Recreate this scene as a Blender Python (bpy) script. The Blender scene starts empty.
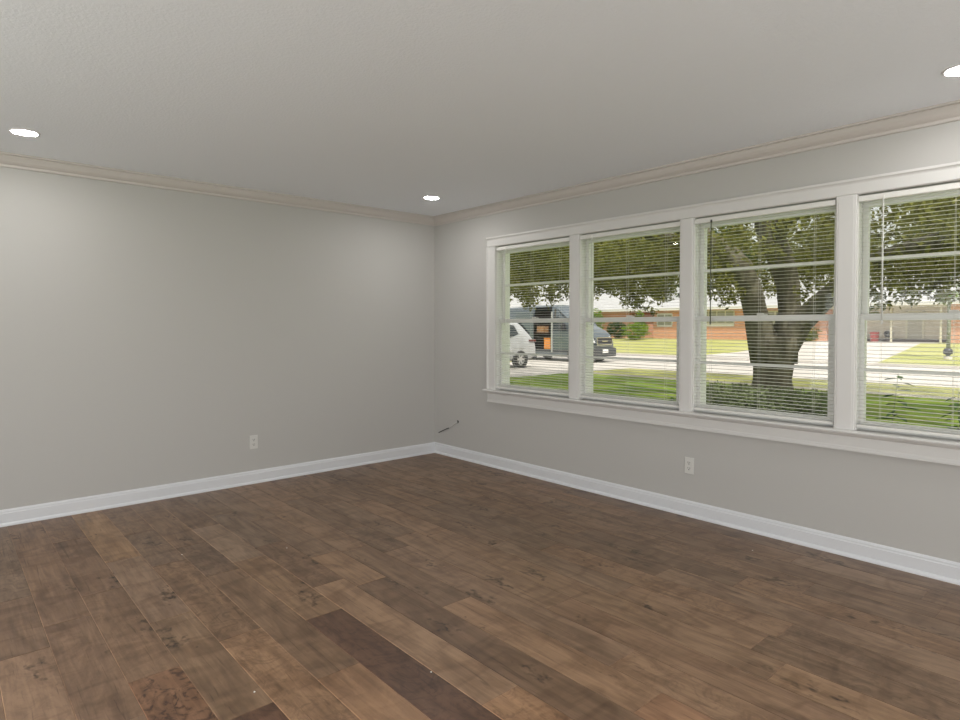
import bpy, bmesh, math, random
import numpy as np
from mathutils import Vector, Matrix

random.seed(7)
SC = bpy.context.scene
COL = SC.collection
PI = math.pi

# ------------------------------------------------------------------ camera
cam_data = bpy.data.cameras.new('camera')
cam = bpy.data.objects.new('camera', cam_data)
COL.objects.link(cam)
SC.camera = cam
F_PX, CY_PX = 612.19, 339.39
cam_data.sensor_fit = 'HORIZONTAL'
cam_data.sensor_width = 36.0
cam_data.lens = F_PX / 960 * 36.0
cam_data.shift_y = (CY_PX - 360.0) / 960.0
cam_data.clip_start = 0.05
cam_data.clip_end = 400
_yaw, _pitch = 0.843736, -0.0204953
_f = Vector((math.cos(_pitch) * math.cos(_yaw), math.cos(_pitch) * math.sin(_yaw), math.sin(_pitch)))
cam.location = (-3.8878, -5.0788, 1.3098)
cam.rotation_euler = _f.to_track_quat('-Z', 'Y').to_euler()

# ------------------------------------------------------------------ light
SKY_STRENGTH = 0.14
SUN_STRENGTH = 4.2
LAMP = 135.0
FILL = 62.0
w = bpy.data.worlds.new('sky')
SC.world = w
w.use_nodes = True
nt = w.node_tree
nt.nodes.clear()
wo = nt.nodes.new('ShaderNodeOutputWorld')
bg = nt.nodes.new('ShaderNodeBackground')
sk = nt.nodes.new('ShaderNodeTexSky')
sk.sky_type = 'NISHITA'
sk.sun_disc = False
sk.sun_elevation = math.radians(55)
sk.sun_rotation = math.radians(200)
sk.dust_density = 5.0
sk.air_density = 1.0
sk.ozone_density = 0.6
bg.inputs['Strength'].default_value = SKY_STRENGTH
hz = nt.nodes.new('ShaderNodeMix')
hz.data_type = 'RGBA'
hz.inputs[0].default_value = 0.65
hz.inputs[7].default_value = (8.5, 8.3, 7.8, 1)       # thin bright overcast over the blue
nt.links.new(sk.outputs[0], hz.inputs[6])
nt.links.new(hz.outputs[2], bg.inputs['Color'])
nt.links.new(bg.outputs[0], wo.inputs['Surface'])

sd = bpy.data.lights.new('sun', 'SUN')
sd.energy = SUN_STRENGTH
sd.angle = math.radians(1.5)
sd.color = (1.0, 0.95, 0.86)
sun = bpy.data.objects.new('sun', sd)
COL.objects.link(sun)
sun.location = (-20, -25, 40)
sun.rotation_euler = Vector((0.5 * 0.574 / 0.86, 0.7 * 0.574 / 0.86, -0.819)).to_track_quat('-Z', 'Y').to_euler()

# fill lights added out of view, just inside the added glass door and window
def fill_light(name, loc, aim, sx, sy, power):
    d = bpy.data.lights.new(name, 'AREA')
    d.shape = 'RECTANGLE'
    d.size, d.size_y = sx, sy
    d.energy = power
    d.color = (0.97, 0.985, 1.0)
    o = bpy.data.objects.new(name, d)
    COL.objects.link(o)
    o.location = loc
    o.rotation_euler = Vector(aim).to_track_quat('-Z', 'Y').to_euler()
fill_light('fill_back', (-3.0, -7.25, 1.0), (0.05, 1.0, 0.45), 3.4, 1.7, FILL)
fill_light('fill_near', (-5.85, -3.0, 1.1), (1.0, 0.15, 0.30), 3.0, 1.5, FILL * 0.78)

SC.view_settings.view_transform = 'Standard'
SC.view_settings.look = 'None'
SC.view_settings.gamma = 1.0
SC.view_settings.use_curve_mapping = False
SC.view_settings.exposure = 0.0

# ------------------------------------------------------------------ materials
def srgb(r, g, b):
    def c(v):
        v /= 255.0
        return v / 12.92 if v <= 0.04045 else ((v + 0.055) / 1.055) ** 2.4
    return (c(r), c(g), c(b), 1.0)

def lin(r, g, b):
    return (r, g, b, 1.0)

def mat(name, color, rough=0.5, metal=0.0, noise=0.0, scale=8.0, bump=0.0, bscale=60.0, color2=None, spec=0.5, stretch=None, coat=0.0):
    m = bpy.data.materials.new(name)
    m.use_nodes = True
    n = m.node_tree.nodes
    l = m.node_tree.links
    b = n['Principled BSDF']
    b.inputs['Base Color'].default_value = color
    b.inputs['Roughness'].default_value = rough
    b.inputs['Metallic'].default_value = metal
    b.inputs['Specular IOR Level'].default_value = spec
    b.inputs['Coat Weight'].default_value = coat
    if noise or color2 or bump:
        tc = n.new('ShaderNodeTexCoord')
        vec = tc.outputs['Object']
        if stretch:
            mp = n.new('ShaderNodeMapping')
            mp.inputs['Scale'].default_value = stretch
            l.new(vec, mp.inputs['Vector'])
            vec = mp.outputs[0]
        if noise or color2:
            t = n.new('ShaderNodeTexNoise')
            t.inputs['Scale'].default_value = scale
            t.inputs['Detail'].default_value = 5
            l.new(vec, t.inputs['Vector'])
            mx = n.new('ShaderNodeMix')
            mx.data_type = 'RGBA'
            c2 = color2 or tuple(max(0, c * (1 - noise)) for c in color[:3]) + (1,)
            mx.inputs[6].default_value = color
            mx.inputs[7].default_value = c2
            r = n.new('ShaderNodeValToRGB')
            r.color_ramp.elements[0].position = 0.35
            r.color_ramp.elements[1].position = 0.65
            l.new(t.outputs['Fac'], r.inputs['Fac'])
            l.new(r.outputs['Color'], mx.inputs[0])
            l.new(mx.outputs[2], b.inputs['Base Color'])
        if bump:
            t2 = n.new('ShaderNodeTexNoise')
            t2.inputs['Scale'].default_value = bscale
            t2.inputs['Detail'].default_value = 3
            l.new(vec, t2.inputs['Vector'])
            bp = n.new('ShaderNodeBump')
            bp.inputs['Strength'].default_value = bump
            bp.inputs['Distance'].default_value = 0.01
            l.new(t2.outputs['Fac'], bp.inputs['Height'])
            l.new(bp.outputs[0], b.inputs['Normal'])
    return m

def emit_mat(name, color, strength):
    m = bpy.data.materials.new(name)
    m.use_nodes = True
    b = m.node_tree.nodes['Principled BSDF']
    b.inputs['Base Color'].default_value = (0.8, 0.8, 0.8, 1)
    b.inputs['Emission Color'].default_value = color
    b.inputs['Emission Strength'].default_value = strength
    return m

def leaf_mat(name, c1, c2, trans=0.35):
    m = bpy.data.materials.new(name)
    m.use_nodes = True
    n = m.node_tree.nodes
    l = m.node_tree.links
    n.clear()
    o = n.new('ShaderNodeOutputMaterial')
    d = n.new('ShaderNodeBsdfDiffuse')
    t = n.new('ShaderNodeBsdfTranslucent')
    mx = n.new('ShaderNodeMixShader')
    mx.inputs[0].default_value = trans
    tc = n.new('ShaderNodeTexCoord')
    tx = n.new('ShaderNodeTexNoise')
    tx.inputs['Scale'].default_value = 5.0
    tx.inputs['Detail'].default_value = 4
    l.new(tc.outputs['Object'], tx.inputs['Vector'])
    r = n.new('ShaderNodeValToRGB')
    r.color_ramp.elements[0].position = 0.35
    r.color_ramp.elements[0].color = c1
    r.color_ramp.elements[1].position = 0.68
    r.color_ramp.elements[1].color = c2
    l.new(tx.outputs['Fac'], r.inputs['Fac'])
    l.new(r.outputs['Color'], d.inputs['Color'])
    l.new(r.outputs['Color'], t.inputs['Color'])
    l.new(d.outputs[0], mx.inputs[1])
    l.new(t.outputs[0], mx.inputs[2])
    l.new(mx.outputs[0], o.inputs['Surface'])
    return m

def glass_mat(name, tint=(0.97, 0.98, 0.97, 1), refl=0.05):
    m = bpy.data.materials.new(name)
    m.use_nodes = True
    n = m.node_tree.nodes
    l = m.node_tree.links
    n.clear()
    o = n.new('ShaderNodeOutputMaterial')
    t = n.new('ShaderNodeBsdfTransparent')
    t.inputs['Color'].default_value = tint
    g = n.new('ShaderNodeBsdfGlossy')
    g.inputs['Roughness'].default_value = 0.02
    mx = n.new('ShaderNodeMixShader')
    mx.inputs[0].default_value = refl
    l.new(t.outputs[0], mx.inputs[1])
    l.new(g.outputs[0], mx.inputs[2])
    l.new(mx.outputs[0], o.inputs['Surface'])
    return m

def brick_mat(name, c1, c2, mortar):
    m = bpy.data.materials.new(name)
    m.use_nodes = True
    n = m.node_tree.nodes
    l = m.node_tree.links
    b = n['Principled BSDF']
    b.inputs['Roughness'].default_value = 0.9
    tc = n.new('ShaderNodeTexCoord')
    sx = n.new('ShaderNodeSeparateXYZ')
    cx = n.new('ShaderNodeCombineXYZ')
    ad = n.new('ShaderNodeMath')
    ad.operation = 'ADD'
    l.new(tc.outputs['Object'], sx.inputs[0])
    l.new(sx.outputs['X'], ad.inputs[0])
    l.new(sx.outputs['Y'], ad.inputs[1])
    l.new(ad.outputs[0], cx.inputs['X'])
    l.new(sx.outputs['Z'], cx.inputs['Y'])
    br = n.new('ShaderNodeTexBrick')
    br.inputs['Color1'].default_value = c1
    br.inputs['Color2'].default_value = c2
    br.inputs['Mortar'].default_value = mortar
    br.inputs['Scale'].default_value = 1.0
    br.inputs['Brick Width'].default_value = 0.22
    br.inputs['Row Height'].default_value = 0.075
    br.inputs['Mortar Size'].default_value = 0.008
    l.new(cx.outputs[0], br.inputs['Vector'])
    l.new(br.outputs['Color'], b.inputs['Base Color'])
    return m

M = {}
M['wall'] = mat('wall_paint', lin(0.52, 0.508, 0.487), 0.75, bump=0.04, bscale=180)
M['ceiling'] = mat('ceiling_paint', lin(0.86, 0.885, 0.92), 0.85, bump=0.25, bscale=90)
M['trim'] = mat('trim_paint', lin(0.70, 0.688, 0.67), 0.4)
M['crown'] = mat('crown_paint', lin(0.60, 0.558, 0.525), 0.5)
M['base'] = mat('baseboard_paint', lin(0.73, 0.74, 0.765), 0.35)
M['sash'] = mat('sash_paint', lin(0.86, 0.855, 0.83), 0.4)
M['slat'] = mat('slat_enamel', lin(0.72, 0.715, 0.67), 0.4)
M['rail'] = mat('rail_enamel', lin(0.78, 0.77, 0.73), 0.4)
M['cord'] = mat('blind_cord', lin(0.72, 0.71, 0.66), 0.8)
M['wand_clear'] = mat('wand_plastic', lin(0.72, 0.72, 0.68), 0.2)
M['wand_smoke'] = mat('wand_smoke_plastic', lin(0.10, 0.11, 0.08), 0.25)
M['glass'] = glass_mat('window_glass', refl=0.02)
M['plate'] = mat('outlet_plastic', lin(0.68, 0.67, 0.64), 0.35)
M['dark'] = mat('dark_slot', lin(0.03, 0.03, 0.03), 0.6)
M['black_rubber'] = mat('black_rubber', lin(0.02, 0.02, 0.02), 0.6)
M['cable_white'] = mat('cable_jacket', lin(0.62, 0.61, 0.58), 0.5)
M['lamp_ring'] = mat('lamp_ring_white', lin(0.80, 0.80, 0.80), 0.4)
M['lamp_glow'] = emit_mat('lamp_diffuser', (1.0, 0.98, 0.955, 1), LAMP)
M['chip'] = mat('white_chip', lin(0.85, 0.84, 0.8), 0.7)

def floor_material():
    m = bpy.data.materials.new('maple_planks')
    m.use_nodes = True
    n = m.node_tree.nodes
    l = m.node_tree.links
    b = n['Principled BSDF']
    uv = n.new('ShaderNodeUVMap')
    at = n.new('ShaderNodeAttribute')
    at.attribute_name = 'tint'
    def mapping(sx, sy):
        k = n.new('ShaderNodeMapping')
        k.inputs['Scale'].default_value = (sx, sy, 1)
        l.new(uv.outputs[0], k.inputs['Vector'])
        return k.outputs[0]
    def noise(sx, sy, detail=5, dist=0.0, rough=0.55):
        t = n.new('ShaderNodeTexNoise')
        t.inputs['Scale'].default_value = 1.0
        t.inputs['Detail'].default_value = detail
        t.inputs['Distortion'].default_value = dist
        t.inputs['Roughness'].default_value = rough
        l.new(mapping(sx, sy), t.inputs['Vector'])
        return t.outputs['Fac']
    def ramp(f, p0, c0, p1, c1):
        r = n.new('ShaderNodeValToRGB')
        r.color_ramp.elements[0].position = p0
        r.color_ramp.elements[0].color = c0
        r.color_ramp.elements[1].position = p1
        r.color_ramp.elements[1].color = c1
        l.new(f, r.inputs['Fac'])
        return r.outputs['Color']
    def mul(a, c, fac=1.0):
        x = n.new('ShaderNodeMix')
        x.data_type = 'RGBA'
        x.blend_type = 'MULTIPLY'
        x.inputs[0].default_value = fac
        l.new(a, x.inputs[6])
        l.new(c, x.inputs[7])
        return x.outputs[2]
    g = lambda v: (v, v, v, 1)
    c = at.outputs['Color']
    # fine grain along the board, cross figure, broad smoky staining, and knots
    c = mul(c, ramp(noise(55, 3.0, 6, 0.8), 0.3, (0.80, 0.79, 0.78, 1), 0.7, (1.10, 1.10, 1.09, 1)))
    c = mul(c, ramp(noise(9, 2.2, 6, 1.6), 0.34, (0.66, 0.63, 0.61, 1), 0.62, (1.08, 1.08, 1.07, 1)))
    c = mul(c, ramp(noise(3.5, 8, 3, 1.2, 0.5), 0.30, (0.74, 0.70, 0.67, 1), 0.52, (1.03, 1.03, 1.03, 1)))
    v = n.new('ShaderNodeTexVoronoi')
    v.inputs['Scale'].default_value = 1.0
    v.inputs['Randomness'].default_value = 1.0
    nz = n.new('ShaderNodeTexNoise')
    nz.inputs['Scale'].default_value = 3.0
    l.new(mapping(8, 5), nz.inputs['Vector'])
    va = n.new('ShaderNodeVectorMath')
    va.operation = 'ADD'
    l.new(mapping(5.0, 1.9), va.inputs[0])
    l.new(nz.outputs['Color'], va.inputs[1])
    l.new(va.outputs[0], v.inputs['Vector'])
    c = mul(c, ramp(v.outputs['Distance'], 0.02, (0.16, 0.13, 0.11, 1), 0.19, g(1.0)))
    # thin dark mineral streaks along the grain
    c = mul(c, ramp(noise(30, 1.3, 3, 3.0), 0.30, (0.55, 0.52, 0.5, 1), 0.37, g(1.0)), 0.8)
    # burl: dark swirling blotches, strong on a few boards (tint alpha)
    bl = n.new('ShaderNodeMix')
    bl.data_type = 'RGBA'
    bl.blend_type = 'MULTIPLY'
    l.new(at.outputs['Alpha'], bl.inputs[0])
    l.new(c, bl.inputs[6])
    l.new(ramp(noise(11, 8, 4, 3.5, 0.6), 0.36, (0.22, 0.17, 0.15, 1), 0.52, g(1.0)), bl.inputs[7])
    c = bl.outputs[2]
    l.new(c, b.inputs['Base Color'])
    b.inputs['Roughness'].default_value = 0.42
    rr = n.new('ShaderNodeMapRange')
    rr.inputs['To Min'].default_value = 0.36
    rr.inputs['To Max'].default_value = 0.52
    l.new(noise(12, 3), rr.inputs['Value'])
    l.new(rr.outputs[0], b.inputs['Roughness'])
    bp = n.new('ShaderNodeBump')
    bp.inputs['Strength'].default_value = 0.12
    bp.inputs['Distance'].default_value = 0.004
    l.new(noise(14, 5, 4, 1.0), bp.inputs['Height'])
    l.new(bp.outputs[0], b.inputs['Normal'])
    return m
M['floor'] = floor_material()

# outdoors
M['grass'] = mat('lawn_grass', lin(0.15, 0.24, 0.032), 0.95, color2=lin(0.23, 0.30, 0.05), scale=1.2, bump=0.6, bscale=25, spec=0.1)
M['grass_far'] = mat('dry_lawn_grass', lin(0.36, 0.37, 0.12), 0.95, color2=lin(0.44, 0.43, 0.18), scale=0.5, bump=0.6, bscale=20, spec=0.1)
M['concrete'] = mat('concrete', lin(0.60, 0.56, 0.52), 0.9, noise=0.15, scale=0.7)
M['walkway'] = mat('sidewalk_concrete', lin(0.55, 0.50, 0.40), 0.9, noise=0.2, scale=2)
M['bark'] = mat('oak_bark', lin(0.17, 0.155, 0.115), 0.95, color2=lin(0.085, 0.076, 0.054), scale=5, bump=1.0, bscale=14, stretch=(2.5, 2.5, 0.6), spec=0.1)
M['leaf'] = leaf_mat('oak_leaves', lin(0.095, 0.092, 0.025), lin(0.30, 0.30, 0.085), 0.5)
M['leaf_dark'] = leaf_mat('dark_leaves', lin(0.03, 0.06, 0.02), lin(0.07, 0.12, 0.04), 0.3)
M['leaf_mid'] = leaf_mat('mid_leaves', lin(0.10, 0.13, 0.03), lin(0.24, 0.26, 0.07), 0.35)
M['leaf_bright'] = leaf_mat('bright_leaves', lin(0.10, 0.20, 0.02), lin(0.30, 0.40, 0.05), 0.35)
M['leaf_hedge'] = leaf_mat('hedge_leaves', lin(0.13, 0.16, 0.08), lin(0.28, 0.33, 0.17), 0.25)
M['brick'] = brick_mat('orange_brick', lin(0.62, 0.26, 0.14), lin(0.70, 0.33, 0.19), lin(0.6, 0.5, 0.42))
M['shingle'] = mat('pale_shingles', lin(0.50, 0.50, 0.51), 0.9, noise=0.15, scale=3, stretch=(1, 1, 6))
M['fascia'] = mat('white_fascia', lin(0.70, 0.69, 0.66), 0.6)
M['house_trim'] = mat('cream_trim', lin(0.62, 0.58, 0.45), 0.7)
M['siding'] = mat('beige_siding', lin(0.62, 0.56, 0.46), 0.8, noise=0.1, scale=2)
M['door_grey'] = mat('greige_door', lin(0.42, 0.39, 0.32), 0.6)
M['pane_far'] = mat('reflecting_pane', lin(0.30, 0.30, 0.22), 0.15)
M['dark_brown'] = mat('dark_brown_wood', lin(0.09, 0.055, 0.035), 0.7)
M['red'] = mat('red_plastic', lin(0.50, 0.06, 0.04), 0.5)
M['black_metal'] = mat('black_metal', lin(0.03, 0.03, 0.035), 0.5)
M['car_white'] = mat('silver_white_paint', lin(0.48, 0.49, 0.51), 0.28, coat=0.5)
M['van_slate'] = mat('slate_blue_paint', lin(0.15, 0.18, 0.205), 0.28, metal=0.55, coat=0.6)
M['car_glass'] = mat('dark_car_glass', lin(0.03, 0.04, 0.045), 0.06)
M['tyre'] = mat('tyre_rubber', lin(0.03, 0.03, 0.03), 0.8)
M['alloy'] = mat('alloy_wheel', lin(0.62, 0.62, 0.63), 0.3, metal=0.6)
M['chrome'] = mat('chrome', lin(0.75, 0.76, 0.78), 0.15, metal=1.0)
M['van_trim'] = mat('dark_grey_trim', lin(0.06, 0.065, 0.07), 0.6)
M['head_lamp'] = mat('head_lamp_lens', lin(0.75, 0.76, 0.78), 0.1)
M['tail_lamp'] = mat('tail_lamp_lens', lin(0.12, 0.025, 0.02), 0.2)
M['number_plate'] = mat('number_plate', lin(0.80, 0.80, 0.78), 0.5)
M['orange'] = mat('orange_plastic', lin(0.72, 0.27, 0.05), 0.55)
M['cardboard'] = mat('brown_card', lin(0.34, 0.19, 0.09), 0.8)
M['van_inside'] = mat('van_lining', lin(0.10, 0.09, 0.075), 0.8)
M['stake'] = mat('white_stake', lin(0.8, 0.8, 0.78), 0.6)
M['pole_bark'] = mat('pale_green_bark', lin(0.22, 0.24, 0.15), 0.9, noise=0.3, scale=8)

# ------------------------------------------------------------------ mesh helpers
class MB:
    def __init__(self):
        self.v = []
        self.f = []

    def add(self, vs, fs):
        o = len(self.v)
        self.v += [tuple(p) for p in vs]
        self.f += [tuple(i + o for i in q) for q in fs]
        return self

    def box(self, x0, x1, y0, y1, z0, z1):
        x0, x1 = min(x0, x1), max(x0, x1)
        y0, y1 = min(y0, y1), max(y0, y1)
        z0, z1 = min(z0, z1), max(z0, z1)
        v = [(x, y, z) for z in (z0, z1) for y in (y0, y1) for x in (x0, x1)]
        return self.add(v, [(0, 2, 3, 1), (4, 5, 7, 6), (0, 1, 5, 4), (2, 6, 7, 3), (0, 4, 6, 2), (1, 3, 7, 5)])

    def prism(self, poly, axis, a, b):
        """poly: list of 2-D points, swept along axis ('x': poly is (y,z); 'y': (x,z); 'z': (x,y)) from a to b."""
        def P(q, t):
            return {'x': (t, q[0], q[1]), 'y': (q[0], t, q[1]), 'z': (q[0], q[1], t)}[axis]
        k = len(poly)
        v = [P(q, a) for q in poly] + [P(q, b) for q in poly]
        f = [tuple(range(k))[::-1], tuple(range(k, 2 * k))]
        f += [(i, (i + 1) % k, k + (i + 1) % k, k + i) for i in range(k)]
        return self.add(v, f)

    def tube(self, pts, radii, n=10, cap=True):
        pts = [Vector(p) for p in pts]
        if not isinstance(radii, (list, tuple)):
            radii = [radii] * len(pts)
        vs, fs = [], []
        ref = Vector((0.13, 0.31, 0.94))
        d0 = (pts[1] - pts[0]).normalized()
        if abs(d0.dot(ref)) > 0.9:
            ref = Vector((1, 0, 0.1))
        prev = None
        for i, p in enumerate(pts):
            d = (pts[min(i + 1, len(pts) - 1)] - pts[max(i - 1, 0)]).normalized()
            a = prev if prev is not None else d.cross(ref)
            a = (a - d * a.dot(d)).normalized()
            prev = a
            b = d.cross(a)
            for j in range(n):
                t = 2 * PI * j / n
                vs.append(p + (a * math.cos(t) + b * math.sin(t)) * radii[i])
        for i in range(len(pts) - 1):
            for j in range(n):
                j2 = (j + 1) % n
                fs.append((i * n + j, i * n + j2, (i + 1) * n + j2, (i + 1) * n + j))
        if cap:
            fs.append(tuple(range(n))[::-1])
            fs.append(tuple(range((len(pts) - 1) * n, len(pts) * n)))
        return self.add(vs, fs)

    def lathe(self, prof, c, axis='z', n=32):
        """prof: (radius, offset along axis) pairs."""
        vs, fs = [], []
        for r, h in prof:
            for j in range(n):
                t = 2 * PI * j / n
                u, v = r * math.cos(t), r * math.sin(t)
                q = {'z': (u, v, h), 'y': (u, h, v), 'x': (h, u, v)}[axis]
                vs.append((c[0] + q[0], c[1] + q[1], c[2] + q[2]))
        k = len(prof)
        for i in range(k - 1):
            for j in range(n):
                j2 = (j + 1) % n
                fs.append((i * n + j, i * n + j2, (i + 1) * n + j2, (i + 1) * n + j))
        return self.add(vs, fs)

    def build(self, name, m, parent=None, smooth=False, bevel=0.0, at=None):
        me = bpy.data.meshes.new(name)
        vs = self.v
        if at is not None:
            vs = [(p[0] - at[0], p[1] - at[1], p[2] - at[2]) for p in vs]
        me.from_pydata(vs, [], self.f)
        me.validate()
        bm = bmesh.new()
        bm.from_mesh(me)
        bmesh.ops.recalc_face_normals(bm, faces=bm.faces)
        bm.to_mesh(me)
        bm.free()
        if smooth:
            for p in me.polygons:
                p.use_smooth = True
        me.materials.append(m)
        o = bpy.data.objects.new(name, me)
        COL.objects.link(o)
        if at is not None:
            o.location = at
        if parent is not None:
            o.parent = parent
            if parent.type == 'EMPTY' or True:
                o.matrix_parent_inverse = Matrix.Translation(parent_world(parent)).inverted()
        if bevel:
            bv = o.modifiers.new('bevel', 'BEVEL')
            bv.width = bevel
            bv.segments = 2
            bv.limit_method = 'ANGLE'
        return o

WORLD = {}
def parent_world(o):
    """World location of an object (no rotations are used on parents)."""
    p = Vector(o.location)
    return p if o.parent is None else Vector(WORLD.get(o.name, p))

def tag(o, label=None, cat=None, group=None, kind=None):
    if label: o['label'] = label
    if cat: o['category'] = cat
    if group: o['group'] = group
    if kind: o['kind'] = kind
    return o

def thing(name, loc, label=None, cat=None, group=None, kind=None):
    o = bpy.data.objects.new(name, None)
    o.empty_display_size = 0.1
    COL.objects.link(o)
    o.location = loc
    return tag(o, label, cat, group, kind)

# Parts are modelled in world coordinates; a part's own origin stays at the world origin and the
# parent inverse keeps it there, so its thing can still be moved as one.
def structure(mb, name, m, parent=None, **k):
    o = mb.build(name, m, parent, **k)
    if parent is None:
        o['kind'] = 'structure'
    return o

# ------------------------------------------------------------------ room shell
H = 2.44
XB, YB = -6.0, -7.4            # the walls behind the camera
TW = 0.15                      # wall thickness
WIN = [(-1.8215, -0.938), (-2.8135, -1.921), (-3.800, -2.9145), (-4.792, -3.908)]   # y ranges of the openings
Z0, Z1 = 0.726, 2.052          # opening sill and head

mb = MB().box(XB - TW, TW, YB - TW, TW, H, H + 0.25)
structure(mb, 'ceiling', M['ceiling'])
structure(MB().box(XB - TW, TW, 0, TW, -0.35, H), 'wall_left', M['wall'])
mb = MB()
mb.box(0, TW, YB - TW, 0, -0.35, Z0 - 0.02)
mb.box(0, TW, YB - TW, 0, Z1, H)
edges = [0.0] + [e for a, b in WIN for e in (b, a)] + [YB - TW]
for i in range(0, len(edges), 2):
    mb.box(0, TW, edges[i + 1], edges[i], Z0 - 0.02, Z1)
structure(mb, 'wall_right', M['wall'])
BD = (-4.8, -1.2, 2.08)        # unseen glass door added in the back wall for more light
NW = (-4.6, -1.4, 0.5, 2.08)   # unseen window added in the near wall for more light
structure(MB().box(XB - TW, BD[0], YB - TW, YB, -0.35, H).box(BD[1], 0, YB - TW, YB, -0.35, H).box(BD[0], BD[1], YB - TW, YB, BD[2], H).box(BD[0], BD[1], YB - TW, YB, -0.35, 0), 'wall_back', M['wall'])
structure(MB().box(XB - TW, XB, YB, NW[0], -0.35, H).box(XB - TW, XB, NW[1], 0, -0.35, H).box(XB - TW, XB, NW[0], NW[1], -0.35, NW[2]).box(XB - TW, XB, NW[0], NW[1], NW[3], H), 'wall_near', M['wall'])
def glazing(name, axis, a, b, z0, z1, c, n):
    root = thing(name, (c, (a + b) / 2, z0) if axis == 'y' else ((a + b) / 2, c, z0), kind='structure')
    fr, gl = MB(), MB()
    def bx(m_, u0, u1, d, zb, zt):
        if axis == 'y':
            m_.box(c - d, c + d, u0, u1, zb, zt)
        else:
            m_.box(u0, u1, c - d, c + d, zb, zt)
    for k in range(n + 1):
        u = a + (b - a) * k / n
        bx(fr, max(a, u - 0.04), min(b, u + 0.04), 0.03, z0, z1)
    bx(fr, a, b, 0.03, z0, z0 + 0.07)
    bx(fr, a, b, 0.03, z1 - 0.07, z1)
    bx(gl, a + 0.02, b - 0.02, 0.003, z0 + 0.05, z1 - 0.05)
    fr.build('frame', M['sash'], root)
    gl.build('glass', M['glass'], root)
glazing('added_door_1', 'x', BD[0], BD[1], 0.0, BD[2], YB - TW / 2, 2)
glazing('window_5', 'y', NW[0], NW[1], NW[2], NW[3], XB - TW / 2, 3)

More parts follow.
